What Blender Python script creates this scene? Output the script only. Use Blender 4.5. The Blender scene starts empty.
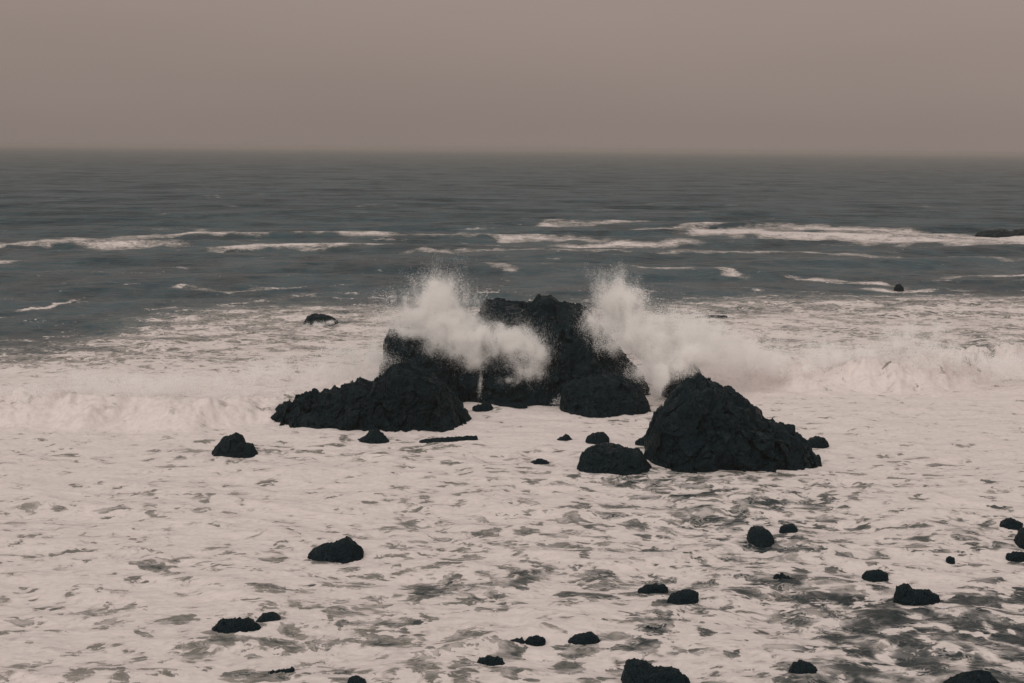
import bpy, math, random
import numpy as np
from mathutils import Matrix, Vector

rng = np.random.default_rng(11)
random.seed(5)
S = bpy.context.scene
COL = S.collection
W, H = 1024, 683
FPX = 1407.0            # focal length in pixels of the 1024 wide frame
CAM_H = 20.0
PITCH = math.degrees(math.atan((341.5 - 149.0) / FPX))
ROLL = 0.52

# ------------------------------------------------------------------ camera
cam_data = bpy.data.cameras.new("camera")
cam = bpy.data.objects.new("camera", cam_data)
COL.objects.link(cam)
cam_data.sensor_width = 36.0
cam_data.lens = FPX / W * 36.0
cam_data.clip_start = 0.5
cam_data.clip_end = 60000.0
MW = Matrix.Translation((0, 0, CAM_H)) @ Matrix.Rotation(math.radians(90 - PITCH), 4, 'X') @ Matrix.Rotation(math.radians(ROLL), 4, 'Z')
cam.matrix_world = MW
S.camera = cam
R3 = np.array(MW.to_3x3())


def ray(px, py):
    """world direction seen at a photo position"""
    px = np.asarray(px, float); py = np.asarray(py, float)
    c = np.stack([(px - W / 2) / FPX, -(py - H / 2) / FPX, -np.ones_like(px)], -1)
    return c @ R3.T


def at_y(px, py, Y):
    d = ray(px, py)
    t = Y / d[..., 1]
    return d[..., 0] * t, CAM_H + d[..., 2] * t


def ground(px, py, z=0.0):
    d = ray(px, py)
    t = (z - CAM_H) / d[..., 2]
    return d[..., 0] * t, d[..., 1] * t


def project(x, y, z=0.0):
    p = np.stack([x, y, np.zeros_like(x) + z - CAM_H], -1) @ R3
    return W / 2 + FPX * p[..., 0] / -p[..., 2], H / 2 - FPX * p[..., 1] / -p[..., 2]


# ------------------------------------------------------------------ noise
PERM = np.random.default_rng(3).permutation(256).astype(np.int64)
PERM = np.concatenate([PERM, PERM, PERM])
GR = np.random.default_rng(4).normal(size=(256, 3))
GR /= np.linalg.norm(GR, axis=1, keepdims=True)


def pn(x, y, z):
    x = np.asarray(x, float); y = np.asarray(y, float) + 0 * x; z = np.asarray(z, float) + 0 * x
    xi = np.floor(x); yi = np.floor(y); zi = np.floor(z)
    xf = x - xi; yf = y - yi; zf = z - zi
    xi = xi.astype(np.int64) & 255; yi = yi.astype(np.int64) & 255; zi = zi.astype(np.int64) & 255
    f = lambda t: t * t * t * (t * (t * 6 - 15) + 10)
    u, v, w = f(xf), f(yf), f(zf)
    out = 0
    for dx in (0, 1):
        for dy in (0, 1):
            for dz in (0, 1):
                h = PERM[PERM[PERM[(xi + dx) & 255] + ((yi + dy) & 255)] + ((zi + dz) & 255)]
                g = GR[h]
                d = g[..., 0] * (xf - dx) + g[..., 1] * (yf - dy) + g[..., 2] * (zf - dz)
                out = out + d * (u if dx else 1 - u) * (v if dy else 1 - v) * (w if dz else 1 - w)
    return out * 1.6


GR2 = np.stack([np.cos(np.arange(256) * 2.39996), np.sin(np.arange(256) * 2.39996)], -1).astype(np.float32)
PERM2 = PERM.astype(np.int32)


def pn2(x, y, seed=0.0):
    x = np.asarray(x, np.float32) + np.float32(seed * 13.7); y = np.asarray(y, np.float32) + np.float32(seed * 7.3)
    xi = np.floor(x); yi = np.floor(y)
    xf = x - xi; yf = y - yi
    xi = xi.astype(np.int32) & 255; yi = yi.astype(np.int32) & 255
    u = xf * xf * xf * (xf * (xf * 6 - 15) + 10); v = yf * yf * yf * (yf * (yf * 6 - 15) + 10)
    def g(dx, dy):
        q = GR2[PERM2[PERM2[(xi + dx) & 255] + ((yi + dy) & 255)]]
        return q[..., 0] * (xf - dx) + q[..., 1] * (yf - dy)
    a = g(0, 0) * (1 - u) + g(1, 0) * u
    b = g(0, 1) * (1 - u) + g(1, 1) * u
    return (a * (1 - v) + b * v) * np.float32(1.5)


def fbm(x, y, z, oct=4, gain=0.5):
    a, s, f = 0, 1.0, 1.0
    if np.isscalar(z):
        for k in range(oct):
            a = a + s * pn2(x * f, y * f if not np.isscalar(y) else np.float32(y * f), z + 1.7 * k)
            s *= gain; f *= 2.03
        return a
    for k in range(oct):
        a = a + s * pn(x * f + 17.3 * k, y * f + 5.1 * k, z * f + 9.7 * k)
        s *= gain; f *= 2.03
    return a


def cell(x, y, z):
    """a random step and a random tilt for each Worley cell: broken facets"""
    xi = np.floor(x).astype(np.int64); yi = np.floor(y).astype(np.int64); zi = np.floor(z).astype(np.int64)
    best = np.full(x.shape, 1e9); val = np.zeros(x.shape); tilt = np.zeros(x.shape)
    for dx in (-1, 0, 1):
        for dy in (-1, 0, 1):
            for dz in (-1, 0, 1):
                cx, cy, cz = xi + dx, yi + dy, zi + dz
                h = PERM[PERM[PERM[cx & 255] + (cy & 255)] + (cz & 255)]
                g = GR[h] * 0.45
                ox, oy, oz = cx + .5 + g[..., 0] - x, cy + .5 + g[..., 1] - y, cz + .5 + g[..., 2] - z
                d = ox ** 2 + oy ** 2 + oz ** 2
                g2 = GR[(h * 7 + 31) & 255]
                m = d < best
                best = np.where(m, d, best); val = np.where(m, h / 255.0, val)
                tilt = np.where(m, ox * g2[..., 0] + oy * g2[..., 1] + oz * g2[..., 2], tilt)
    return (val - 0.5) * 0.55 + tilt * 1.0


def sstep(a, b, x):
    t = np.clip((x - a) / (b - a), 0, 1)
    return t * t * (3 - 2 * t)


# ------------------------------------------------------------------ mesh helpers
def grid_mesh(name, P, nu, nv, smooth=True):
    """P: (nu*nv,3) row major grid"""
    idx = np.arange(nu * nv).reshape(nu, nv)
    q = np.stack([idx[:-1, :-1], idx[:-1, 1:], idx[1:, 1:], idx[1:, :-1]], -1).reshape(-1, 4)
    return poly_mesh(name, P, q, smooth)


def poly_mesh(name, P, F, smooth=True):
    me = bpy.data.meshes.new(name)
    n, k = F.shape
    me.vertices.add(len(P)); me.vertices.foreach_set("co", np.ascontiguousarray(P, np.float32).ravel())
    me.loops.add(n * k); me.loops.foreach_set("vertex_index", np.ascontiguousarray(F, np.int32).ravel())
    me.polygons.add(n)
    me.polygons.foreach_set("loop_start", np.arange(0, n * k, k, dtype=np.int32))
    me.polygons.foreach_set("use_smooth", np.full(n, smooth))
    me.update(calc_edges=True)
    return me


def link(name, me, mat, label=None, cat=None, group=None, kind=None):
    o = bpy.data.objects.new(name, me)
    if mat: me.materials.append(mat)
    COL.objects.link(o)
    if label: o["label"] = label
    if cat: o["category"] = cat
    if group: o["group"] = group
    if kind: o["kind"] = kind
    return o


# ------------------------------------------------------------------ node helpers
class NT:
    def __init__(s, mat):
        s.t = mat.node_tree; s.n = s.t.nodes; s.l = s.t.links

    def new(s, typ, **kw):
        nd = s.n.new(typ)
        for k, v in kw.items(): setattr(nd, k, v)
        return nd

    def put(s, sock, v):
        if hasattr(v, "is_output") or hasattr(v, "links") and not isinstance(v, (int, float, tuple)):
            s.l.new(v, sock)
        else:
            sock.default_value = v

    def math(s, op, a, b=0.0, c=None, clamp=False):
        nd = s.new('ShaderNodeMath', operation=op, use_clamp=clamp)
        s.put(nd.inputs[0], a); s.put(nd.inputs[1], b)
        if c is not None: s.put(nd.inputs[2], c)
        return nd.outputs[0]

    def step(s, x, a, b, o0=0.0, o1=1.0):
        nd = s.new('ShaderNodeMapRange', interpolation_type='SMOOTHSTEP')
        s.put(nd.inputs[0], x); s.put(nd.inputs[1], a); s.put(nd.inputs[2], b)
        s.put(nd.inputs[3], o0); s.put(nd.inputs[4], o1)
        return nd.outputs[0]

    def noise(s, vec, scale, detail=4, rough=0.55, dist=0.0):
        nd = s.new('ShaderNodeTexNoise')
        s.l.new(vec, nd.inputs['Vector'])
        nd.inputs['Scale'].default_value = scale; nd.inputs['Detail'].default_value = detail
        nd.inputs['Roughness'].default_value = rough; nd.inputs['Distortion'].default_value = dist
        return nd

    def scalevec(s, vec, v):
        nd = s.new('ShaderNodeVectorMath', operation='MULTIPLY')
        s.l.new(vec, nd.inputs[0]); nd.inputs[1].default_value = v
        return nd.outputs[0]

    def mix(s, fac, a, b):
        nd = s.new('ShaderNodeMix', data_type='RGBA')
        s.put(nd.inputs[0], fac); s.put(nd.inputs[6], a); s.put(nd.inputs[7], b)
        return nd.outputs[2]

    def mixf(s, fac, a, b):
        nd = s.new('ShaderNodeMix', data_type='FLOAT')
        s.put(nd.inputs[0], fac); s.put(nd.inputs[2], a); s.put(nd.inputs[3], b)
        return nd.outputs[0]


def material(name):
    m = bpy.data.materials.new(name); m.use_nodes = True
    return m, NT(m), m.node_tree.nodes["Principled BSDF"]


# ------------------------------------------------------------------ world and light
SUN_EL, SUN_AZ = 36.0, 205.0        # azimuth measured clockwise from +Y (the view direction)
w = bpy.data.worlds.new("World"); S.world = w; w.use_nodes = True
t = NT(w); bg = t.n["Background"]
sky = t.new('ShaderNodeTexSky', sky_type='NISHITA', sun_disc=False)
sky.sun_elevation = math.radians(SUN_EL); sky.sun_rotation = math.radians(SUN_AZ)
sky.air_density = 1.0; sky.dust_density = 4.0; sky.ozone_density = 1.0
tc = t.new('ShaderNodeTexCoord'); sx = t.new('ShaderNodeSeparateXYZ'); t.l.new(tc.outputs['Generated'], sx.inputs[0])
ramp = t.new('ShaderNodeValToRGB'); t.l.new(sx.outputs[2], ramp.inputs[0])
SKYK = 0.1
cr = ramp.color_ramp
stops = [(0.0, (0.254, 0.205, 0.186)), (0.015, (0.254, 0.205, 0.186)), (0.112, (0.332, 0.266, 0.233)),
         (0.25, (0.41, 0.35, 0.31)), (0.5, (0.47, 0.42, 0.385)), (1.0, (0.60, 0.55, 0.515))]
while len(cr.elements) < len(stops): cr.elements.new(0.5)
for e, (p, c) in zip(cr.elements, stops):
    e.position = p; e.color = (*c, 1)
vm = t.new('ShaderNodeVectorMath', operation='SCALE'); t.l.new(ramp.outputs[0], vm.inputs[0])
drift = t.noise(t.scalevec(tc.outputs['Generated'], (1.5, 1.5, 9)), 2.0, 4, 0.5)
t.l.new(t.math('MULTIPLY', t.math('MULTIPLY_ADD', sx.outputs[0], 0.11, 1.0), t.math('MULTIPLY_ADD', drift.outputs[0], 0.14 / SKYK, 0.93 / SKYK)), vm.inputs[3])
# a thick overcast lies in front of most of the clear sky
t.l.new(t.mix(0.97, sky.outputs[0], vm.outputs[0]), bg.inputs['Color'])
bg.inputs['Strength'].default_value = SKYK

sl = bpy.data.lights.new("sun", 'SUN'); sl.energy = 1.25; sl.angle = math.radians(40); sl.color = (1.0, 0.93, 0.86)
so = bpy.data.objects.new("sun", sl); COL.objects.link(so)
a, e = math.radians(SUN_AZ), math.radians(SUN_EL)
sd = Vector((math.sin(a) * math.cos(e), math.cos(a) * math.cos(e), math.sin(e)))
so.rotation_euler = sd.to_track_quat('Z', 'Y').to_euler()

S.view_settings.view_transform = 'Standard'; S.view_settings.look = 'None'
S.view_settings.gamma = 1.0; S.view_settings.use_curve_mapping = False
S.view_settings.exposure = 0.0
S.render.engine = 'CYCLES'
cy = S.cycles
cy.max_bounces = 12; cy.diffuse_bounces = 9; cy.glossy_bounces = 2; cy.transmission_bounces = 9; cy.volume_bounces = 1
cy.use_denoising = True
cy.caustics_reflective = False; cy.caustics_refractive = False

# ------------------------------------------------------------------ materials
# rock: black wet basalt
m_rock, t, b = material("wet_basalt")
tc = t.new('ShaderNodeTexCoord'); v = tc.outputs['Object']
n1 = t.noise(v, 0.9, 6, 0.6); n2 = t.noise(v, 5.0, 6, 0.65)
c = t.mix(n1.outputs[0], (0.003, 0.0105, 0.014, 1), (0.0075, 0.0165, 0.0215, 1))
t.l.new(c, b.inputs['Base Color'])
t.l.new(t.step(n1.outputs[0], 0.40, 0.62, 0.42, 0.95), b.inputs['Roughness'])
b.inputs['Specular IOR Level'].default_value = 0.10
bp = t.new('ShaderNodeBump'); bp.inputs['Strength'].default_value = 0.6; bp.inputs['Distance'].default_value = 0.05
t.l.new(n2.outputs[0], bp.inputs['Height']); t.l.new(bp.outputs[0], b.inputs['Normal'])

# spray drops
m_drop = bpy.data.materials.new("spray_drops"); m_drop.use_nodes = True
t = NT(m_drop); t.n.clear()
out = t.new('ShaderNodeOutputMaterial')
df = t.new('ShaderNodeBsdfDiffuse'); tr = t.new('ShaderNodeBsdfTranslucent'); mx = t.new('ShaderNodeMixShader')
for nd in (df, tr): nd.inputs['Color'].default_value = (0.99, 0.985, 0.98, 1)
mx.inputs[0].default_value = 0.48
t.l.new(df.outputs[0], mx.inputs[1]); t.l.new(tr.outputs[0], mx.inputs[2]); t.l.new(mx.outputs[0], out.inputs['Surface'])

# sea: dark water, aerated water and foam by the amount of foam at each place
m_sea, t, b = material("sea_water_and_foam")
tc = t.new('ShaderNodeTexCoord'); v = tc.outputs['Object']
at = t.new('ShaderNodeAttribute', attribute_name="foam"); foam = at.outputs['Fac']
murk = t.new('ShaderNodeAttribute', attribute_name='murk').outputs['Fac']; midf = t.new('ShaderNodeAttribute', attribute_name='midf').outputs['Fac']
at2 = t.new('ShaderNodeAttribute', attribute_name="haste"); far = at2.outputs['Fac']
flat = t.scalevec(v, (1, 1, 0))
wn = t.noise(flat, 0.22, 3, 0.55)
ws = t.new('ShaderNodeVectorMath', operation='SUBTRACT'); t.l.new(wn.outputs['Color'], ws.inputs[0]); ws.inputs[1].default_value = (.5, .5, .5)
wm = t.new('ShaderNodeVectorMath', operation='MULTIPLY_ADD'); t.l.new(ws.outputs[0], wm.inputs[0]); wm.inputs[1].default_value = (2.4, 2.4, 0); t.l.new(flat, wm.inputs[2])
wv = t.scalevec(wm.outputs[0], (0.8, 1.0, 1))
big = t.noise(wv, 0.16, 3, 0.5)
mid1 = t.noise(wv, 0.8, 6, 0.57, 0.2).outputs[0]; mid2 = t.noise(wv, 0.24, 6, 0.62, 0.5).outputs[0]
mid3 = t.noise(wv, 0.06, 7, 0.66, 0.6).outputs[0]
mid = t.mixf(far, t.mixf(midf, mid1, mid2), mid3)
fine = t.noise(wv, 3.2, 5, 0.62, 0.3)
wv2 = t.new('ShaderNodeVectorMath', operation='MULTIPLY_ADD')
w2 = t.noise(wv, 0.9, 4, 0.6); ws2 = t.new('ShaderNodeVectorMath', operation='SUBTRACT'); t.l.new(w2.outputs['Color'], ws2.inputs[0]); ws2.inputs[1].default_value = (.5, .5, .5)
t.l.new(ws2.outputs[0], wv2.inputs[0]); wv2.inputs[1].default_value = (1.6, 1.6, 0); t.l.new(wv, wv2.inputs[2])
def threads_d(scale):
    q = t.new('ShaderNodeTexVoronoi', feature='DISTANCE_TO_EDGE'); q.inputs['Scale'].default_value = scale
    t.l.new(wv2.outputs[0], q.inputs['Vector'])
    return q.outputs['Distance']


def threads(scale, width):
    q = t.new('ShaderNodeTexVoronoi', feature='DISTANCE_TO_EDGE'); q.inputs['Scale'].default_value = scale
    t.l.new(wv2.outputs[0], q.inputs['Vector'])
    return t.step(q.outputs['Distance'], width * 0.25, width, 1.0, 0.0)
gate = t.step(t.noise(wv, 0.5, 3, 0.6).outputs[0], 0.40, 0.58)
lace3 = t.math('MULTIPLY', threads(0.55, 0.16), gate); g2 = t.step(t.noise(wv, 0.8, 3, 0.6).outputs[0], 0.40, 0.62)
lace4 = t.math('MULTIPLY', threads(1.5, 0.14), g2); lace5 = t.math('MAXIMUM', threads(1.1, 0.22), t.math('MULTIPLY', threads(3.2, 0.22), g2))
lace3 = t.math('MAXIMUM', lace3, t.math('MULTIPLY', threads(3.6, 0.16), gate))
val = t.math('MULTIPLY_ADD', foam, 1.75, -0.93)
val = t.math('ADD', val, t.math('MULTIPLY_ADD', big.outputs[0], 1.5, -0.75))
val = t.math('ADD', val, t.math('MULTIPLY', t.math('SUBTRACT', mid, 0.5), t.mixf(far, 3.3, 5.2)))
val = t.math('ADD', val, t.math('MULTIPLY_ADD', fine.outputs[0], 1.3, -0.65))
web = t.step(threads_d(0.62), 0.0, 0.34, 1.0, 0.0)
val = t.math('ADD', val, t.math('MULTIPLY', t.math('MULTIPLY_ADD', web, 0.85, -0.34), t.mixf(midf, 1.0, 0.5)))
val = t.math('ADD', val, t.math('MULTIPLY_ADD', t.step(threads_d(1.7), 0.0, 0.3, 1.0, 0.0), 0.36, -0.14))
fil = t.math('MULTIPLY', t.math('MAXIMUM', lace3, lace4), t.step(val, t.mixf(midf, -1.9, -1.1), -0.05))   # lacy threads over open water
solid = t.math('MAXIMUM', t.step(val, -0.02, t.mixf(far, 0.26, 1.1)), t.math('MULTIPLY', t.math('MULTIPLY', fil, 0.8), t.math('MULTIPLY', t.mixf(midf, t.step(foam, -0.1, 0.2), t.step(foam, 0.18, 0.42)), t.mixf(murk, 1.0, 0.6))))
thin = t.step(val, -1.3, 0.05)                        # bubbles below the surface
aer = t.mix(murk, (0.03, 0.042, 0.045, 1), (0.245, 0.235, 0.212, 1))
streak = t.noise(t.scalevec(v, (0.6, 1.0, 1)), 0.035, 7, 0.68, 0.5)
wavelet_shade = t.noise(t.scalevec(v, (1.0, 0.30, 1)), 0.13, 6, 0.7, 0.2)  # light and shade of small wave slopes, put into the water colour
sea_f = t.math('ADD', t.math('MULTIPLY', streak.outputs[0], 0.42), t.math('MULTIPLY', wavelet_shade.outputs[0], 0.58))
deep = t.mix(t.step(sea_f, 0.38, 0.60), t.mix(midf, (0.012, 0.023, 0.026, 1), (0.001, 0.022, 0.034, 1)), t.mix(midf, (0.030, 0.046, 0.050, 1), (0.022, 0.066, 0.084, 1)))
wcol = t.mix(t.math('MULTIPLY', thin, t.step(foam, 0.08, 0.45)), deep, aer)
fcol = t.mix(t.step(fine.outputs[0], 0.3, 0.6), (0.66, 0.60, 0.583, 1), (0.755, 0.69, 0.675, 1))
fcol = t.mix(t.step(val, 0.0, 1.0), (0.44, 0.40, 0.375, 1), fcol)
fcol = t.mix(t.math('MULTIPLY', lace5, t.step(val, 1.3, 0.1)), fcol, (0.74, 0.675, 0.66, 1))
t.l.new(t.mix(solid, wcol, fcol), b.inputs['Base Color'])
rw = t.mixf(far, 0.16, 0.30)
t.l.new(t.mixf(solid, rw, 0.85), b.inputs['Roughness'])
b.inputs['IOR'].default_value = 1.33
t.l.new(t.mixf(solid, t.mixf(far, t.mixf(murk, 0.16, 0.10), t.step(streak.outputs[0], 0.38, 0.62, 0.02, 0.13)), 0.1), b.inputs['Specular IOR Level'])
# ripples and foam relief
rip = t.noise(t.scalevec(v, (0.8, 1.3, 1)), 1.1, 5, 0.6, 0.3)
chop = t.noise(t.scalevec(v, (0.45, 1.0, 1)), 0.16, 5, 0.62, 0.4)
hgt = t.math('ADD', t.math('MULTIPLY', rip.outputs[0], t.mixf(far, t.mixf(solid, 0.2, 0.05), 0.3)), t.math('MULTIPLY', chop.outputs[0], t.mixf(far, 0.3, 2.6)))
hgt = t.math('ADD', hgt, t.math('MULTIPLY', solid, 0.03))
hgt = t.math('ADD', hgt, t.math('MULTIPLY', fine.outputs[0], 0.018))
bp = t.new('ShaderNodeBump'); bp.inputs['Strength'].default_value = 1.0; bp.inputs['Distance'].default_value = 1.0
t.l.new(hgt, bp.inputs['Height']); t.l.new(bp.outputs[0], b.inputs['Normal'])

# ------------------------------------------------------------------ rocks
ROCKS = []      # (px0, px1, base) footprints, used to lay foam round them


def rock(label, top, base, D=None, rough=1.0, name="sea_rock", group=None, seed=None, back=0.9, p=0.75, cat="rock"):
    top = np.array(top, float)
    seed = len(ROCKS) * 7.31 if seed is None else seed
    x0, x1 = top[0, 0], top[-1, 0]
    xm = (x0 + x1) / 2
    _, Yf = ground(xm, base)
    mpp = Yf / FPX
    hw = (x1 - x0) / 2 * mpp
    D0 = D if D else max(0.35, min(0.75 * hw, 3.5))
    ext = (base - top[:, 1].min()) * Yf * Yf / (CAM_H * FPX)     # reach of the outline along the water
    D0 = min(D0, max(0.25, 0.33 * ext))
    Yc = Yf + D0 * back
    nu = int(np.clip((x1 - x0) * 1.6, 26, 330)); nv = int(np.clip(nu * 0.7, 22, 150))
    size_px = min(base - top[:, 1].min(), x1 - x0)
    lower = 0.035 * rough
    s = np.linspace(0, 1, nu)
    s = 0.5 - 0.5 * np.cos(np.pi * s) * (0.5 + 0.5 * np.abs(np.cos(np.pi * s)))
    px = x0 + (x1 - x0) * s
    py = np.interp(px, top[:, 0], top[:, 1]) + lower * size_px
    X, Z = at_y(px, py, Yc)
    zend = -0.7
    endw = np.clip(np.minimum(s, 1 - s) / 0.03, 0, 1) ** 0.6
    Z = np.maximum(Z, 0.24 * np.sin(np.pi * s) ** 0.7 - 0.12 + 0.10 * fbm(s * 6, seed, 1.3, 2))
    Z = zend + (Z - zend) * endw
    Dp = D0 * np.clip(1 - np.abs(2 * s - 1) ** 2.6, 0, 1) ** 0.55 + 0.03
    th = np.linspace(0, np.pi, nv)
    ct, st = np.cos(th), np.sin(th)
    yy = Yc - Dp[:, None] * np.sign(ct) * np.abs(ct) ** 0.85
    zz = -0.9 + (Z + 0.9)[:, None] * st[None, :] ** p
    xx = np.repeat(X[:, None], nv, 1)
    size = min(hw, max(0.35, float(Z.max()) + 0.4))
    f = 1.9 / size
    k = (xx * f + seed, yy * f, zz * f * 1.1)
    A = 0.105 * size * rough
    fade = np.clip((zz + 0.9) / 0.6, 0.15, 1)
    for arr, o in ((xx, 0.0), (yy, 31.0), (zz, 67.0)):
        dsp = fbm(k[0] + o, k[1] + o, k[2], 5, 0.55)
        arr += dsp * A * (0.8 if o == 67.0 else 1.0) * fade
    rad = cell(k[0] * 1.4, k[1] * 1.4, k[2] * 1.4) * 0.13 + cell(k[0] * 3.6, k[1] * 3.6, k[2] * 3) * 0.055 + cell(k[0] * 8, k[1] * 8, k[2] * 7) * 0.02
    rad = (rad + 0.09 * (1 - 2 * np.abs(fbm(k[0] * 1.6, k[1] * 1.6, k[2] * 1.6, 4)))) * size * rough * fade
    yy += -ct[None, :] * rad; zz += st[None, :] * rad * 0.8
    P = np.stack([xx, yy, zz], -1).reshape(-1, 3)
    org = np.array([X.mean(), Yc, 0.0])
    me = grid_mesh(name, P - org, nu, nv, smooth=False)
    o = link(name, me, m_rock, label, cat, group)
    o.location = org
    ROCKS.append((x0, x1, base, Yc, D0, float(X[0]), float(X[-1])))
    return o


G1 = "big rocks in the surf"; G2 = "small rocks scattered in the foam"
rock("tallest black rock, its flat jagged crest between the two bursts of spray",
     [(424, 390), (436, 374), (452, 352), (470, 328), (486, 304), (497, 302), (515, 303), (532, 303), (541, 299), (553, 299),
      (558, 304), (570, 306), (582, 310), (592, 318), (600, 328), (614, 344), (628, 358), (642, 374), (652, 394)], 402, 7.5, 0.5, "tall_sea_rock", G1)
rock("rounded dark rock half veiled by the left burst of spray, behind the long low ridge",
     [(378, 392), (382, 362), (385, 341), (390, 332), (398, 329), (412, 330), (428, 334), (444, 343), (456, 356), (466, 369), (480, 376), (494, 392)], 402, 6.0, 0.7, "domed_sea_rock", G1)
rock("long low black ridge left of centre, rising to a hump at its right end",
     [(265, 428), (270, 419), (278, 409), (284, 406), (294, 404), (298, 398), (305, 395), (317, 398), (325, 395), (328, 391), (336, 392), (345, 389), (353, 385),
      (361, 385), (370, 389), (378, 381), (388, 372), (400, 366), (412, 364), (426, 370), (438, 380), (448, 390), (456, 404), (461, 413), (470, 420), (478, 426)], 431, 4.2, 0.8, "ridge_sea_rock", G1)
rock("squat black boulder standing in front of the right foot of the tallest rock",
     [(559, 408), (560, 394), (564, 385), (575, 381), (590, 378), (603, 375), (618, 376), (630, 380), (640, 388), (646, 400), (652, 413)], 416, 3.2, 0.6, "sea_boulder", G1)
rock("large black pointed rock right of centre, sloping long to the right",
     [(642, 462), (648, 444), (654, 428), (660, 413), (668, 404), (675, 395), (684, 385), (694, 378), (701, 376), (708, 379), (717, 385), (726, 391), (738, 396),
      (750, 404), (759, 412), (768, 419), (784, 427), (793, 428), (800, 437), (808, 443), (815, 448), (817, 460)], 473, 4.6, 0.7, "pointed_sea_rock", G1)
rock("dark rock lost in the mist behind the large pointed rock's peak", [(660, 400), (666, 378), (672, 362), (680, 354), (690, 358), (702, 374), (710, 394)], 400, 2.2, 0.5, group=G1)
rock("small dark ledge sticking out of the left foot of the large pointed rock", [(635, 444), (638, 439), (645, 436), (655, 434), (662, 440)], 447, None, 0.8, group=G2)
rock("small dark stone touching the right tip of the large pointed rock", [(805, 443), (810, 438), (817, 436), (824, 438), (829, 443)], 446, None, 0.8, group=G2)
rock("broad rounded black boulder in the foam left of the large pointed rock",
     [(577, 470), (578, 459), (583, 453), (595, 447), (608, 445), (622, 448), (632, 451), (639, 450), (646, 459), (653, 471)], 477, 2.4, 0.6, "sea_boulder", G1)
rock("small round dark stone just behind the broad boulder's top", [(585, 442), (588, 436), (596, 432), (604, 432), (609, 437), (610, 443)], 446, None, 0.7, group=G2)
rock("lone black peaked rock in white foam at the left, below the long ridge's left end",
     [(210, 458), (216, 447), (222, 438), (229, 436), (236, 433), (242, 438), (246, 445), (252, 445), (259, 456)], 459, 1.3, 0.6, group=G2)
rock("small dark triangular rock just below the long low ridge", [(357, 441), (365, 436), (371, 429), (378, 430), (384, 436), (390, 441)], 442, 0.8, 0.7, group=G2)
rock("flat dark rock barely out of the foam below the ridge's right end", [(418, 441), (430, 439), (445, 438), (460, 437), (479, 436)], 443, 1.0, 0.6, group=G2)
rock("small sharp dark rock in the channel between the ridge and the boulder", [(472, 408), (480, 405), (484, 401), (490, 403), (494, 408)], 409, None, 0.8, group=G2)
rock("low dark sliver of rock at the foot of the tallest rock", [(498, 404), (508, 402), (518, 403), (528, 405)], 407, None, 0.8, group=G2)
rock("tiny dark rock awash, left of the small round stone", [(556, 439), (562, 437), (566, 434), (570, 437), (573, 440)], 442, None, 0.8, group=G2)
rock("tiny dark rock alone in foam, left of the broad boulder", [(529, 463), (536, 460), (542, 459), (550, 462)], 464, None, 0.8, group=G2)
rock("dark rock ringed by white foam far out at upper left", [(303, 325), (307, 317), (314, 314), (324, 315), (332, 317), (339, 322)], 325, 1.8, 0.7, group=G2)
rock("dark reef far out at the right edge, low and ragged", [(976, 236), (983, 232), (996, 230), (1004, 229), (1013, 233)], 238.5, 6, 0.6, "distant_reef", "far reefs at the right")
rock("dark reef cut by the right edge of the picture, farthest out", [(1011, 234), (1018, 230), (1027, 229), (1040, 230), (1046, 234)], 237.5, 6, 0.6, "distant_reef", "far reefs at the right")
rock("tiny dark rock far out in the dark water at upper right", [(894, 288), (896, 285), (900, 284), (904, 288)], 289, None, 0.7, group=G2)
rock("thin dark rock awash behind the right burst of spray", [(694, 317), (704, 316), (716, 315), (728, 316)], 319, None, 0.6, group=G2)
rock("humped black rock in foam at lower left, tallest at its right end",
     [(305, 560), (310, 552), (318, 547), (330, 544), (339, 541), (345, 539), (355, 543), (362, 549), (365, 557)], 560, 1.1, 0.6, group=G2)
rock("low dark rock washed by foam at lower left", [(206, 636), (212, 628), (222, 621), (236, 619), (249, 619), (258, 624), (262, 631)], 637, 0.8, 0.7, group=G2)
rock("round dark rock at the right end of the foam washed rock", [(254, 624), (262, 614), (272, 612), (279, 616), (283, 624)], 627, 0.6, 0.6, group=G2)
rock("small dark streak of rock awash near the lower left", [(257, 675), (268, 672), (280, 671), (296, 668)], 677, 0.5, 1.0, group=G2)
rock("two-lobed flat dark rock near the bottom, middle", [(503, 643), (510, 640), (518, 640), (524, 642), (531, 637), (539, 635), (546, 639)], 646, 0.6, 0.8, group=G2)
rock("smooth dark rock near the bottom, pointed to the left", [(567, 641), (575, 636), (584, 634), (591, 632), (597, 636), (602, 643)], 645, 0.6, 0.5, group=G2)
rock("small round dark rock near the bottom, left of the two-lobed rock", [(475, 665), (480, 658), (491, 656), (502, 658), (506, 665)], 667, 0.55, 0.7, group=G2)
rock("big double-humped black rock cut by the bottom edge", [(621, 688), (623, 668), (630, 661), (637, 660), (646, 664), (655, 669), (665, 668), (678, 671), (688, 680), (692, 690)], 694, 1.2, 0.6, group=G2)
rock("dark rock tip at the bottom edge, left of middle", [(343, 690), (349, 678), (357, 676), (364, 680), (371, 690)], 694, 0.6, 0.6, group=G2)
rock("low flat dark rock, the farther of a close pair below the broad boulder", [(637, 591), (645, 586), (655, 584), (664, 585), (669, 589)], 592, 0.5, 0.7, group=G2)
rock("rounder dark rock, the nearer and larger of a close pair", [(666, 602), (671, 595), (684, 590), (693, 591), (700, 594), (699, 602)], 606, 0.7, 0.6, group=G2)
rock("tiny dark rock sliver in the foam below the close pair", [(643, 629), (648, 626), (654, 628), (662, 632)], 633, 0.35, 0.8, group=G2)
rock("blocky black rock below the large pointed rock", [(747, 533), (750, 529), (753, 527), (763, 527), (770, 531), (773, 537), (775, 543)], 545, 0.9, 0.6, group=G2)
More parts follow.
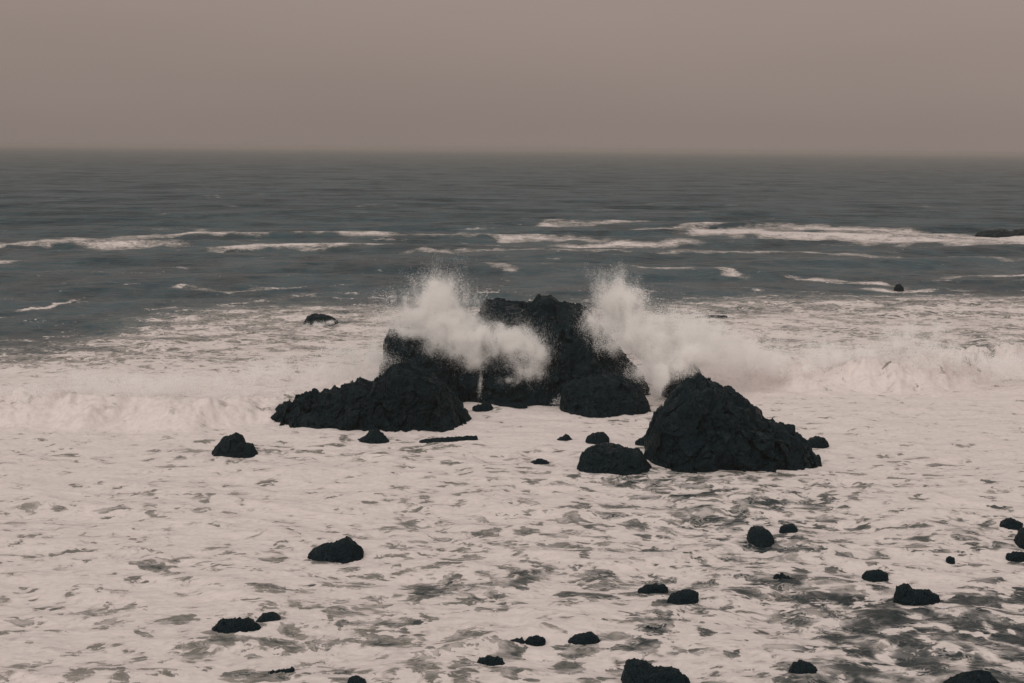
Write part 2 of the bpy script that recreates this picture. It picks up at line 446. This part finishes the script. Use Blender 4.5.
rock("small flat dark rock behind the blocky one on its right", [(779, 528), (784, 525), (793, 524), (798, 528)], 531, 0.5, 0.6, group=G2)
rock("tiny dark rock pieces awash below the blocky rock", [(772, 577), (779, 575), (786, 577), (798, 579)], 581, 0.4, 1.2, group=G2)
rock("small round dark rock on the right, above the longer dark one", [(862, 575), (866, 571), (874, 570), (882, 570), (889, 575)], 579, 0.6, 0.6, group=G2)
rock("longest dark rock at the lower right, raised at its left end", [(894, 598), (898, 587), (906, 585), (915, 590), (929, 591), (938, 596), (942, 604)], 606, 0.8, 0.7, group=G2)
rock("tiny dark stone alone in foam at the right", [(946, 558), (950, 556), (955, 558)], 560, 0.3, 0.8, group=G2)
rock("low dark rock near the right edge, behind the upright black one", [(1000, 524), (1006, 519), (1015, 519), (1023, 524)], 528, 0.8, 0.8, group=G2)
rock("upright black rock cut by the right edge", [(1016, 540), (1020, 532), (1028, 527), (1040, 527), (1050, 540)], 547, 1.0, 0.6, group=G2)
rock("flat dark rock awash at the right edge", [(1006, 554), (1014, 552), (1030, 552), (1040, 554)], 557, 0.5, 0.8, group=G2)
rock("dark lumpy rock near the bottom at right of middle", [(788, 672), (793, 664), (800, 661), (810, 663), (817, 668), (819, 674)], 679, 0.7, 0.7, group=G2)
rock("broad dark rock cut by the bottom edge at far right", [(936, 692), (952, 681), (966, 676), (980, 671), (990, 674), (1000, 682), (1012, 692)], 697, 1.2, 0.6, group=G2)

# ------------------------------------------------------------------ sea
nx = 1150
deg = np.concatenate([np.linspace(math.atan(20 / 40), math.atan(20 / 420), 900),
                      np.arctan(20 / np.geomspace(430, 16000, 170))])
Yr = 20 / np.tan(deg)
tt = np.linspace(-0.62, 0.62, nx)
X, Y = np.meshgrid(tt, Yr)
X = X * (Y + 25)
PX, PY = project(X, Y)
Pv = PY + (X / Y) * 0.0            # row of the photo each point falls in (roll included)

# swell and chop
z = np.zeros_like(X)
X = X.astype(np.float32); Y = Y.astype(np.float32)
wob = fbm(X / 60, Y / 60, 0.3, 2) * 6
ampf = 0.12 + 0.6 * sstep(110, 230, Y)
z += ampf * (0.55 * np.sin((Y * 0.985 + X * 0.17 + wob) * 2 * np.pi / 38) + 0.4 * np.sin((Y * 0.96 - X * 0.28 + wob * 1.6) * 2 * np.pi / 23))
for lam, am, sd_ in ((9.0, .20, 1.1), (4.2, .13, 5.2), (2.0, .065, 8.3), (0.9, .02, 3.7), (0.45, .008, 6.1)):
    rowsp = Y * Y / 20 * 0.0006
    ok = sstep(1.2, 0.35, rowsp / lam)
    r = 1 - np.abs(pn2(X / lam * 0.75 + sd_ + wob * .1, Y / lam * 1.15, sd_)) * 1.9
    z += am * (r - 0.5) * ok

# breaking white water: bores with a steep front and a long back
def line_y(pts, px):
    pts = np.array(pts, float)
    return np.interp(px, pts[:, 0], pts[:, 1])

lump = 0
for lam, am in ((5.0, 0.5), (2.4, 0.40), (1.2, 0.28), (0.6, 0.17)):
    lump = lump + am * (np.abs(pn2(X / lam, Y / lam, lam)) * 2 - 0.5)
foamy = np.zeros_like(X)

yshift = np.zeros_like(X)


def bore(front, hpts, rise, tail, lk=0.45, curl=0.0):
    global z, foamy, yshift
    fx = np.array([p_[0] for p_ in front], float); fy = np.array([p_[1] for p_ in front], float)
    gx, gy = ground(fx, fy)
    yf = np.interp(X, gx, gy) + 1.6 * fbm(X / 5, Y / 30, 1.7, 3) + 3.0 * fbm(X / 16, 1.3, 2.9, 2)
    hp = np.array(hpts, float)
    hgx, _ = ground(hp[:, 0], np.interp(hp[:, 0], fx, fy))
    A = np.interp(X, hgx, hp[:, 1], left=hp[0, 1], right=hp[-1, 1])
    d = Y - yf
    up = sstep(0, rise, d) ** 0.8
    dn = np.exp(-np.clip(d - rise, 0, None) / tail)
    prof = up * dn
    z = z + A * prof * (1 + lk * lump) + A * 0.12 * lump * np.exp(-(d / 4) ** 2) * (d > -8)
    yshift = yshift - curl * A * prof ** 3 * sstep(925, 950, PX) * sstep(1030, 1000, PX)
    foamy = np.maximum(foamy, np.clip(A / 0.6, 0, 1) * np.exp(-(np.clip(-d, 0, None) / 2.5) ** 2) * np.exp(-np.clip(d - rise - tail * 0.8, 0, None) / (tail * 0.5)))

bore([(-400, 440), (0, 434), (120, 430), (265, 428), (330, 418), (385, 405)],
     [(-400, 1.9), (0, 1.8), (120, 1.5), (250, 1.3), (330, 1.6), (380, 1.0), (430, 0.0)], 4.5, 9)
bore([(560, 392), (660, 388), (745, 392), (860, 392), (960, 384), (1024, 380), (1400, 376)],
     [(560, 0.0), (650, 0.5), (700, 1.6), (785, 2.1), (835, 1.2), (870, 2.2), (905, 2.5), (950, 2.6), (1005, 2.4), (1060, 2.0), (1400, 2.0)], 4.2, 6, 0.5, 0.5)

# ---- how much foam lies where (rows and columns are of the photo, converted to the ground)
PX = PX.astype(np.float32); PY = PY.astype(np.float32)


WX = 24 * fbm(X / 1.9, Y / 1.9, 3.3, 4, 0.6); WY = 8 * fbm(X / 1.9, Y / 1.9, 5.9, 4, 0.6)


def blob(cx, cy, rx, ry, soft=0.5):
    m = (np.abs(PX - cx) < rx * 1.45 + 22) & (np.abs(PY - cy) < ry * 1.45 + 9)
    o = np.zeros(PX.shape, np.float32)
    q = ((PX[m] + WX[m] - cx) / rx) ** 2 + ((PY[m] + WY[m] - cy) / ry) ** 2
    o[m] = sstep(1 + soft, 1 - soft, q)
    return o
    q = ((PX - cx) / rx) ** 2 + ((PY - cy) / ry) ** 2
    return sstep(1 + soft, 1 - soft, q)

base = np.interp(PY, [150, 222, 256, 288, 300, 318, 345, 368, 385, 440, 470, 500, 560, 620, 683, 760],
                     [0, 0.0, 0.03, 0.05, 0.22, 0.46, 0.56, 0.68, 0.92, 0.92, 0.72, 0.655, 0.625, 0.615, 0.625, 0.625])
d = base.copy()
# left shoulder of clear water
d -= 0.34 * sstep(230, 10, PX + 40 * fbm(X / 9, Y / 9, 7.7, 3)) * sstep(375, 352, PY) * sstep(290, 310, PY)
d -= 0.10 * sstep(300, 120, PX) * sstep(335, 315, PY) * sstep(285, 300, PY)
# right field behind the bore is thick and lacy
d += 0.12 * sstep(640, 760, PX) * sstep(285, 305, PY) * sstep(345, 330, PY)
d += 0.10 * sstep(840, 960, PX) * sstep(272, 292, PY) * sstep(330, 310, PY)
# thinner foam towards the lower right
d -= 0.17 * sstep(560, 700, PX) * sstep(468, 490, PY) * sstep(900, 820, PX) * sstep(565, 540, PY)
d -= 0.13 * sstep(540, 700, PX) * sstep(555, 590, PY)
d -= 0.31 * sstep(790, 890, PX + 0.25 * (PY - 620)) * sstep(570, 630, PY)
d -= 0.06 * sstep(880, 1000, PX) * sstep(510, 560, PY)
d += 0.13 * sstep(560, 300, PX) * sstep(440, 470, PY) * sstep(560, 500, PY)
d += 0.10 * blob(930, 470, 200, 45)
d += 0.12 * blob(60, 620, 220, 60) + 0.10 * blob(220, 560, 180, 40)
d += 0.18 * blob(500, 415, 60, 30) + 0.12 * blob(730, 655, 60, 22)
d += 0.25 * blob(960, 575, 90, 22)
# far foam bands: (polyline, half height in rows, strength)
for pts, hh, st_ in [
    ([(-60, 248), (20, 245), (60, 243), (140, 246), (180, 244)], 3.0, .75), ([(60, 240), (140, 236), (230, 234), (330, 233), (400, 236)], 2.0, .72),
    ([(215, 249), (250, 247), (290, 247), (340, 246), (425, 243)], 2.2, .80), ([(-30, 263), (2, 262), (14, 262)], 2.0, .8),
    ([(425, 236), (450, 234), (490, 236), (540, 239), (600, 241)], 2.4, .86), ([(535, 228), (545, 226), (562, 225)], 3.5, .9), ([(540, 224), (600, 223), (640, 222)], 1.4, .70),
    ([(560, 246), (620, 244), (690, 243)], 1.8, .82), ([(625, 230), (680, 226), (740, 223)], 1.6, .75),
    ([(690, 231), (760, 232), (830, 236), (900, 239), (980, 240), (1100, 241)], 6.0, .90), ([(760, 226), (850, 230), (920, 232)], 2.4, .75),
    ([(480, 265), (500, 268), (512, 270)], 2.6, .78), ([(520, 265), (550, 266)], 1.5, .7), ([(635, 266), (660, 270), (690, 272)], 1.8, .78), ([(710, 270), (745, 275)], 2.2, .75), ([(790, 275), (830, 280), (870, 283), (905, 287)], 2.0, .72),
    ([(840, 268), (880, 269)], 1.5, .7), ([(20, 312), (50, 309), (75, 303)], 1.4, .7), ([(25, 318), (45, 322), (44, 326), (16, 330)], 1.6, .62),
    ([(860, 288), (900, 290), (930, 288)], 2.5, .7), ([(940, 278), (1100, 278)], 2.2, .62), ([(160, 288), (230, 290), (300, 286)], 1.6, .45), ([(400, 252), (520, 250), (640, 255)], 1.6, .5), ([(650, 255), (800, 252), (1024, 262)], 1.8, .5)]:
    pts = np.array(pts, float)
    yl = np.interp(PX, pts[:, 0], pts[:, 1])
    ins = sstep(-30, 25, PX - pts[0, 0]) * sstep(-30, 25, pts[-1, 0] - PX)
    wav = 0.8 * hh * (1 + 0.8 * fbm(PX / 34 + hh, PY / 9, 2.2, 3))
    d = np.maximum(d, (st_ - 0.10) * ins * np.exp(-((PY - yl - 1.5 * fbm(PX / 40, 1.1, hh, 2)) / np.maximum(wav, .4)) ** 2))
d = np.where(PY < 262, d + 0.10 * blob(600, 238, 500, 14), d)
# pale streams winding between the dark pools at the lower right
for pts, hh in [([(880, 590), (912, 606), (950, 612), (990, 606), (1060, 600)], 3.0), ([(985, 612), (1000, 619), (1060, 624)], 3.0), ([(860, 606), (900, 612), (926, 625), (908, 632), (890, 634)], 3.2),
                ([(940, 626), (960, 634), (986, 637), (990, 626)], 2.2), ([(930, 640), (946, 646), (955, 658), (958, 672)], 3.5), ([(962, 641), (985, 652), (1023, 671), (1060, 690)], 3.2),
                ([(800, 625), (840, 632), (880, 648), (900, 668)], 3.0), ([(830, 655), (870, 662), (910, 676)], 3.4), ([(990, 640), (1010, 648), (1060, 650)], 1.8)]:
    pts = np.array(pts, float)
    best = np.full(PX.shape, 1e9, np.float32)
    m = (np.abs(PX - pts[:, 0].mean()) < 160) & (np.abs(PY - pts[:, 1].mean()) < 60)
    qx = PX[m] + 12 * fbm(X[m] / 1.6, Y[m] / 1.6, 1.2, 3); qy = PY[m] + 5 * fbm(X[m] / 1.6, Y[m] / 1.6, 8.2, 3)
    bm = np.full(qx.shape, 1e9)
    for a_, b_ in zip(pts[:-1], pts[1:]):
        e_ = b_ - a_; tt_ = np.clip(((qx - a_[0]) * e_[0] + (qy - a_[1]) * e_[1] * 6) / (e_[0] ** 2 + 6 * e_[1] ** 2), 0, 1)
        bm = np.minimum(bm, ((qx - a_[0] - tt_ * e_[0]) / 2.6) ** 2 + (qy - a_[1] - tt_ * e_[1]) ** 2)
    best[m] = bm
    streams = np.exp(-best / (hh * hh * 0.75)) if 'streams' not in globals() else np.maximum(streams, np.exp(-best / (hh * hh)))
# open patches in the near foam
for cx, cy, rx, ry, k in [
    (140, 562, 40, 7, .30), (128, 666, 28, 11, .30), (400, 622, 32, 6, .45), (268, 586, 42, 4, .40), (355, 607, 60, 10, .16), (95, 608, 35, 8, .2),
    (330, 585, 40, 6, .25), (470, 588, 50, 9, .30), (530, 572, 22, 10, .40), (590, 570, 34, 5, .35), (420, 585, 18, 10, .42), (600, 645, 45, 6, .22), (345, 615, 30, 14, .15),
    (590, 595, 22, 8, .25), (500, 545, 60, 6, .15), (420, 500, 50, 5, .15), (235, 452, 60, 6, .25), (330, 455, 40, 4, .22), (410, 452, 40, 6, .30), (440, 439, 30, 4, .4),
    (700, 490, 60, 4, .18), (770, 503, 50, 5, .2), (660, 485, 40, 3, .16), (620, 479, 50, 4, .18), (740, 492, 30, 3, .15), (720, 515, 40, 7, .25), (790, 505, 40, 6, .2), (780, 545, 40, 5, .25),
    (960, 545, 45, 5, .25), (835, 600, 45, 10, .28), (960, 610, 45, 10, .38), (1000, 630, 60, 14, .42), (880, 640, 60, 16, .28), (1010, 600, 30, 10, .32), (900, 615, 30, 8, .3),
    (860, 665, 60, 12, .2), (940, 660, 50, 14, .3), (650, 633, 30, 8, .25), (240, 645, 60, 7, .16), (190, 645, 30, 12, .2), (380, 640, 25, 6, .15), (350, 628, 40, 6, .2), (340, 672, 22, 6, .35),
    (770, 578, 30, 5, .35), (285, 648, 40, 8, .12), (950, 352, 0, 0, 0)]:
    if rx: d -= k * blob(cx + 3, cy, rx, ry, 0.6)
d = np.maximum(d, 0.56 * streams)
# a fringe of thinner foam in front of each rock
for (x0, x1, by, Yc, D0, rx0, rx1) in ROCKS:
    if by < 400 or by > 690: continue
    wpx = (x1 - x0)
    d -= 0.16 * blob((x0 + x1) / 2 + wpx * .1, by + 2, wpx * 0.62 + 4, 4 + wpx * 0.03, 0.7)
d = np.maximum(d, foamy * 1.05)
murk = np.interp(PY, [280, 300, 330, 440, 683], [0.2, 0.5, 0.72, 0.9, 0.85])
murk -= 0.38 * sstep(360, 560, PX) * sstep(455, 500, PY)
murk -= 0.22 * sstep(600, 740, PX) * sstep(455, 490, PY)
murk -= 0.32 * sstep(760, 880, PX) * sstep(560, 610, PY)
murk -= 0.35 * sstep(110, 20, PX) * sstep(360, 345, PY)
murk += 0.3 * np.clip(foamy, 0, 1)
murk = np.clip(murk + 0.25 * fbm(X / 7, Y / 7, 6.6, 3), 0, 1)
# shade in the hollows under the right crest, painted in by baring clear water
hol = blob(966, 374, 40, 7, .6) * 0.62 + blob(992, 346, 30, 8, .6) * .3 + blob(880, 380, 26, 6, .6) * .4 + blob(838, 384, 26, 5, .6) * .4
d -= hol * np.clip(0.55 + 1.1 * fbm(X / 1.6, Y / 1.6, 4.4, 4), 0, 1.2)
d = np.clip(d, 0, 1.1)

P = np.stack([X, Y + yshift, z], -1).reshape(-1, 3)
me = grid_mesh("sea", P, *X.shape)
for nm, arr in (("foam", d), ("murk", murk), ("midf", sstep(95, 150, Y)), ("haste", sstep(130, 420, Y))):
    at_ = me.attributes.new(nm, 'FLOAT', 'POINT')
    at_.data.foreach_set("value", np.ascontiguousarray(arr, np.float32).ravel())
link("sea", me, m_sea, None, None, None, "structure")

# ------------------------------------------------------------------ spray
def drops(name, puffs, label=None, cat=None, group=None, kind=None, seed=1, r0=0.028, patchy=0.5, streak=None, halo=1.0, mul=1.5, kids=4):
    g = np.random.default_rng(seed)
    pts, rad = [], []
    for (px, py, Yd, rx, ry, dz, n) in puffs:
        mpp = Yd / FPX
        for frac, lo, hi, rs in ((0.62, 0.0, 1.0, 1.0), (1.7 * halo, 0.2, 0.0, 0.55)):
            m = int(n * frac * mul)
            u = g.normal(size=(m, 3)); u /= np.linalg.norm(u, axis=1, keepdims=True)
            if hi: rr = hi * g.random(m) ** (1 / 1.7)
            else: rr = lo + np.abs(g.normal(size=m)) * 0.55
            u *= rr[:, None]
            cx, cz = at_y(px, py, Yd)
            pts.append(np.stack([cx + u[:, 0] * rx * mpp, Yd + u[:, 1] * dz, cz + u[:, 2] * ry * mpp], -1))
            rad.append(np.full(m, r0 * rs))
    p_ = np.concatenate(pts); rad = np.concatenate(rad)
    q = fbm(p_[:, 0] / 0.75 + seed + p_[:, 2] * 0.1, p_[:, 1] / 0.9, p_[:, 2] / 2.0, 4, 0.6)
    keep = g.random(len(p_)) < sstep(-0.6 * (1.2 - patchy), 0.62, q + 0.30 * (1 - patchy))
    p_ = p_[keep]; rad = rad[keep]
    # turbulent displacement gives ragged edges
    for k in range(3):
        p_[:, k] += 0.22 * fbm(p_[:, 0] / 1.3 + 7 * k, p_[:, 1] / 1.3, p_[:, 2] / 1.3 + seed, 2, 0.5)
    if streak is not None:
        st_ = streak(g); p_ = np.concatenate([p_, st_]); rad = np.concatenate([rad, np.full(len(st_), r0 * 0.6)])
    kp = p_[:, 2] > -0.2; p_ = p_[kp]; rad = rad[kp]
    # every seed scatters into a few finer drops
    p_ = np.repeat(p_, kids, 0); rad = np.repeat(rad, kids)
    p_ = p_ + g.normal(size=p_.shape) * np.repeat(np.clip(rad[::kids] * 4.0, 0.05, 0.14), kids)[:, None]
    p_ = p_[p_[:, 2] > -0.2]; rad = rad[:len(p_)]
    n = len(p_)
    r = rad * 0.66 * np.exp(g.normal(size=n) * 0.35)
    e1 = g.normal(size=(n, 3)); e1 /= np.linalg.norm(e1, axis=1, keepdims=True)
    e2 = np.cross(e1, g.normal(size=(n, 3))); e2 /= np.linalg.norm(e2, axis=1, keepdims=True) + 1e-9
    V = np.stack([p_ + e1 * r[:, None], p_ + (-0.5 * e1 + 0.866 * e2) * r[:, None], p_ + (-0.5 * e1 - 0.866 * e2) * r[:, None]], 1)
    org = np.array([p_[:, 0].mean(), p_[:, 1].mean(), 0.0])
    F = np.arange(n * 3).reshape(-1, 3)
    me = poly_mesh(name, V.reshape(-1, 3) - org, F, False)
    o = link(name, me, m_drop, label, cat, group, kind)
    o.location = org
    return o


def fan(px, py, Yd, spread, up, n, lean=0.0):
    """drops thrown up in thin jets"""
    def f(g):
        out = []
        cx, cz = at_y(px, py, Yd)
        for j in range(46):
            ang = g.normal() * spread + lean; L = up * (0.35 + 0.75 * g.random())
            dirv = np.array([math.sin(ang), g.normal() * 0.2, math.cos(ang)])
            s_ = g.random(n // 46) ** 1.3
            b0 = np.array([cx + g.normal() * 0.9, Yd + g.normal() * 0.7, cz])
            q_ = b0 + s_[:, None] * L * dirv + g.normal(size=(len(s_), 3)) * (0.05 + 0.16 * s_[:, None])
            out.append(q_)
        return np.concatenate(out)
    return f


GS = "bursts of spray against the rocks"
drops("spray_burst", [
    (438, 312, 113.5, 26, 26, 2.2, 26000), (440, 296, 113.5, 17, 17, 1.6, 9000), (418, 318, 114.5, 26, 18, 1.8, 8000),
    (455, 330, 112.0, 32, 22, 2.0, 30000), (470, 345, 111.0, 24, 22, 1.8, 20000), (495, 340, 110.8, 30, 17, 1.8, 24000),
    (520, 348, 110.5, 24, 22, 1.7, 22000), (537, 352, 110.3, 15, 17, 1.3, 10000), (530, 370, 110.2, 16, 12, 1.2, 8000), (478, 362, 110.8, 14, 10, 1.0, 3000),
    (410, 333, 113.0, 26, 8, 1.4, 4200), (437, 343, 111.5, 20, 16, 1.2, 3000), (395, 322, 115.5, 34, 18, 2.2, 5000),
    (440, 285, 113.5, 30, 18, 2.0, 2600), (405, 300, 114.5, 36, 12, 1.5, 1500), (510, 380, 110, 12, 6, 0.8, 900), (479, 386, 109.6, 0.7, 14, 0.15, 220), (470, 300, 113, 20, 16, 1.5, 1100)],
    "white burst of spray over the domed rock, left of the tallest rock's crest", "wave splash", GS, None, 3, 0.029, 0.45, fan(440, 304, 113.3, 0.5, 3.9, 7000))
drops("spray_burst", [
    (622, 312, 113.5, 24, 20, 2.0, 20000), (614, 297, 114.0, 18, 18, 1.6, 8000), (640, 335, 112.0, 26, 24, 2.0, 26000),
    (655, 352, 110.8, 15, 26, 1.4, 14000), (662, 378, 108.5, 8, 17, 0.9, 9000), (690, 352, 108.8, 24, 10, 0.9, 5000), (680, 366, 108.6, 16, 14, 0.8, 2600), (690, 338, 113.0, 40, 24, 2.4, 36000), (722, 348, 113.5, 26, 22, 2.2, 18000),
    (600, 330, 111.5, 18, 16, 1.2, 3500), (590, 322, 111.5, 14, 14, 1.2, 1600), (612, 345, 111.0, 20, 14, 1.0, 2000), (700, 358, 112, 30, 16, 1.6, 9000), (640, 372, 110, 16, 14, 1.0, 1400), (615, 285, 114, 22, 20, 1.6, 1600), (748, 354, 115.0, 22, 18, 2.0, 9000), (772, 364, 117.0, 20, 14, 1.8, 5000), (630, 300, 113, 20, 14, 1.4, 5000), (672, 320, 113, 50, 16, 2, 5000)],
    "white burst of spray right of the tallest rock, thrown up in thin jets", "wave splash", GS, None, 7, 0.029, 0.45, fan(616, 314, 113.5, 0.34, 4.0, 14000, -0.05))
# mist over the white water
mist = []
g = np.random.default_rng(21)
for k in range(60):
    px = g.uniform(-40, 375); py = np.interp(px, [0, 200, 375], [399, 392, 368]) + g.normal() * 10
    mist.append((px, py, np.interp(px, [0, 375], [102, 110]) + g.normal() * 1.2, g.uniform(18, 40), g.uniform(9, 17), 1.4, 2300))
for k in range(14):
    px = g.uniform(330, 388); mist.append((px, g.uniform(345, 392), 110 + g.normal(), g.uniform(10, 20), g.uniform(12, 20), 1.2, 1500))
for k in range(85):
    px = g.uniform(735, 1080); py = np.interp(px, [735, 800, 900, 960, 1060], [358, 358, 352, 362, 362]) + g.normal() * 9
    mist.append((px, py, 120 + g.normal() * 1.4, g.uniform(14, 34), g.uniform(8, 16), 1.3, 1700))
for k in range(12):
    px = g.uniform(870, 940); mist.append((px, g.uniform(326, 350), 123 + g.normal(), g.uniform(10, 18), g.uniform(8, 13), 1.2, 1300))
for px, py, Yd in ((267, 421, 103), (272, 427, 101), (650, 392, 109), (560, 402, 108), (815, 443, 97)):
    mist.append((px, py, Yd, 10, 5, 0.8, 700))
mist.append((318, 324, 158, 15, 2.6, 0.6, 2600)); mist.append((328, 322, 158, 8, 2.2, 0.5, 900))
drops("surf_spray", mist, None, None, None, "stuff", 9, 0.03, 0.55, None, 0.6, 1.2, 3)

# ------------------------------------------------------------------ haze
m_h = bpy.data.materials.new("sea_haze"); m_h.use_nodes = True
t = NT(m_h); t.n.clear()
out = t.new('ShaderNodeOutputMaterial'); pv = t.new('ShaderNodeVolumePrincipled')
pv.inputs['Color'].default_value = (0.64, 0.58, 0.54, 1); pv.inputs['Density'].default_value = 0.00018
t.l.new(pv.outputs[0], out.inputs['Volume'])
x0, x1, y0, y1, z0, z1 = -12500, 12500, -60, 17500, -4.0, 24.0
P = np.array([(x, y, zz) for x in (x0, x1) for y in (y0, y1) for zz in (z0, z1)], float)
F = np.array([(0, 1, 3, 2), (4, 6, 7, 5), (0, 4, 5, 1), (2, 3, 7, 6), (0, 2, 6, 4), (1, 5, 7, 3)])
link("haze", poly_mesh("haze", P, F, False), m_h, None, None, None, "stuff")
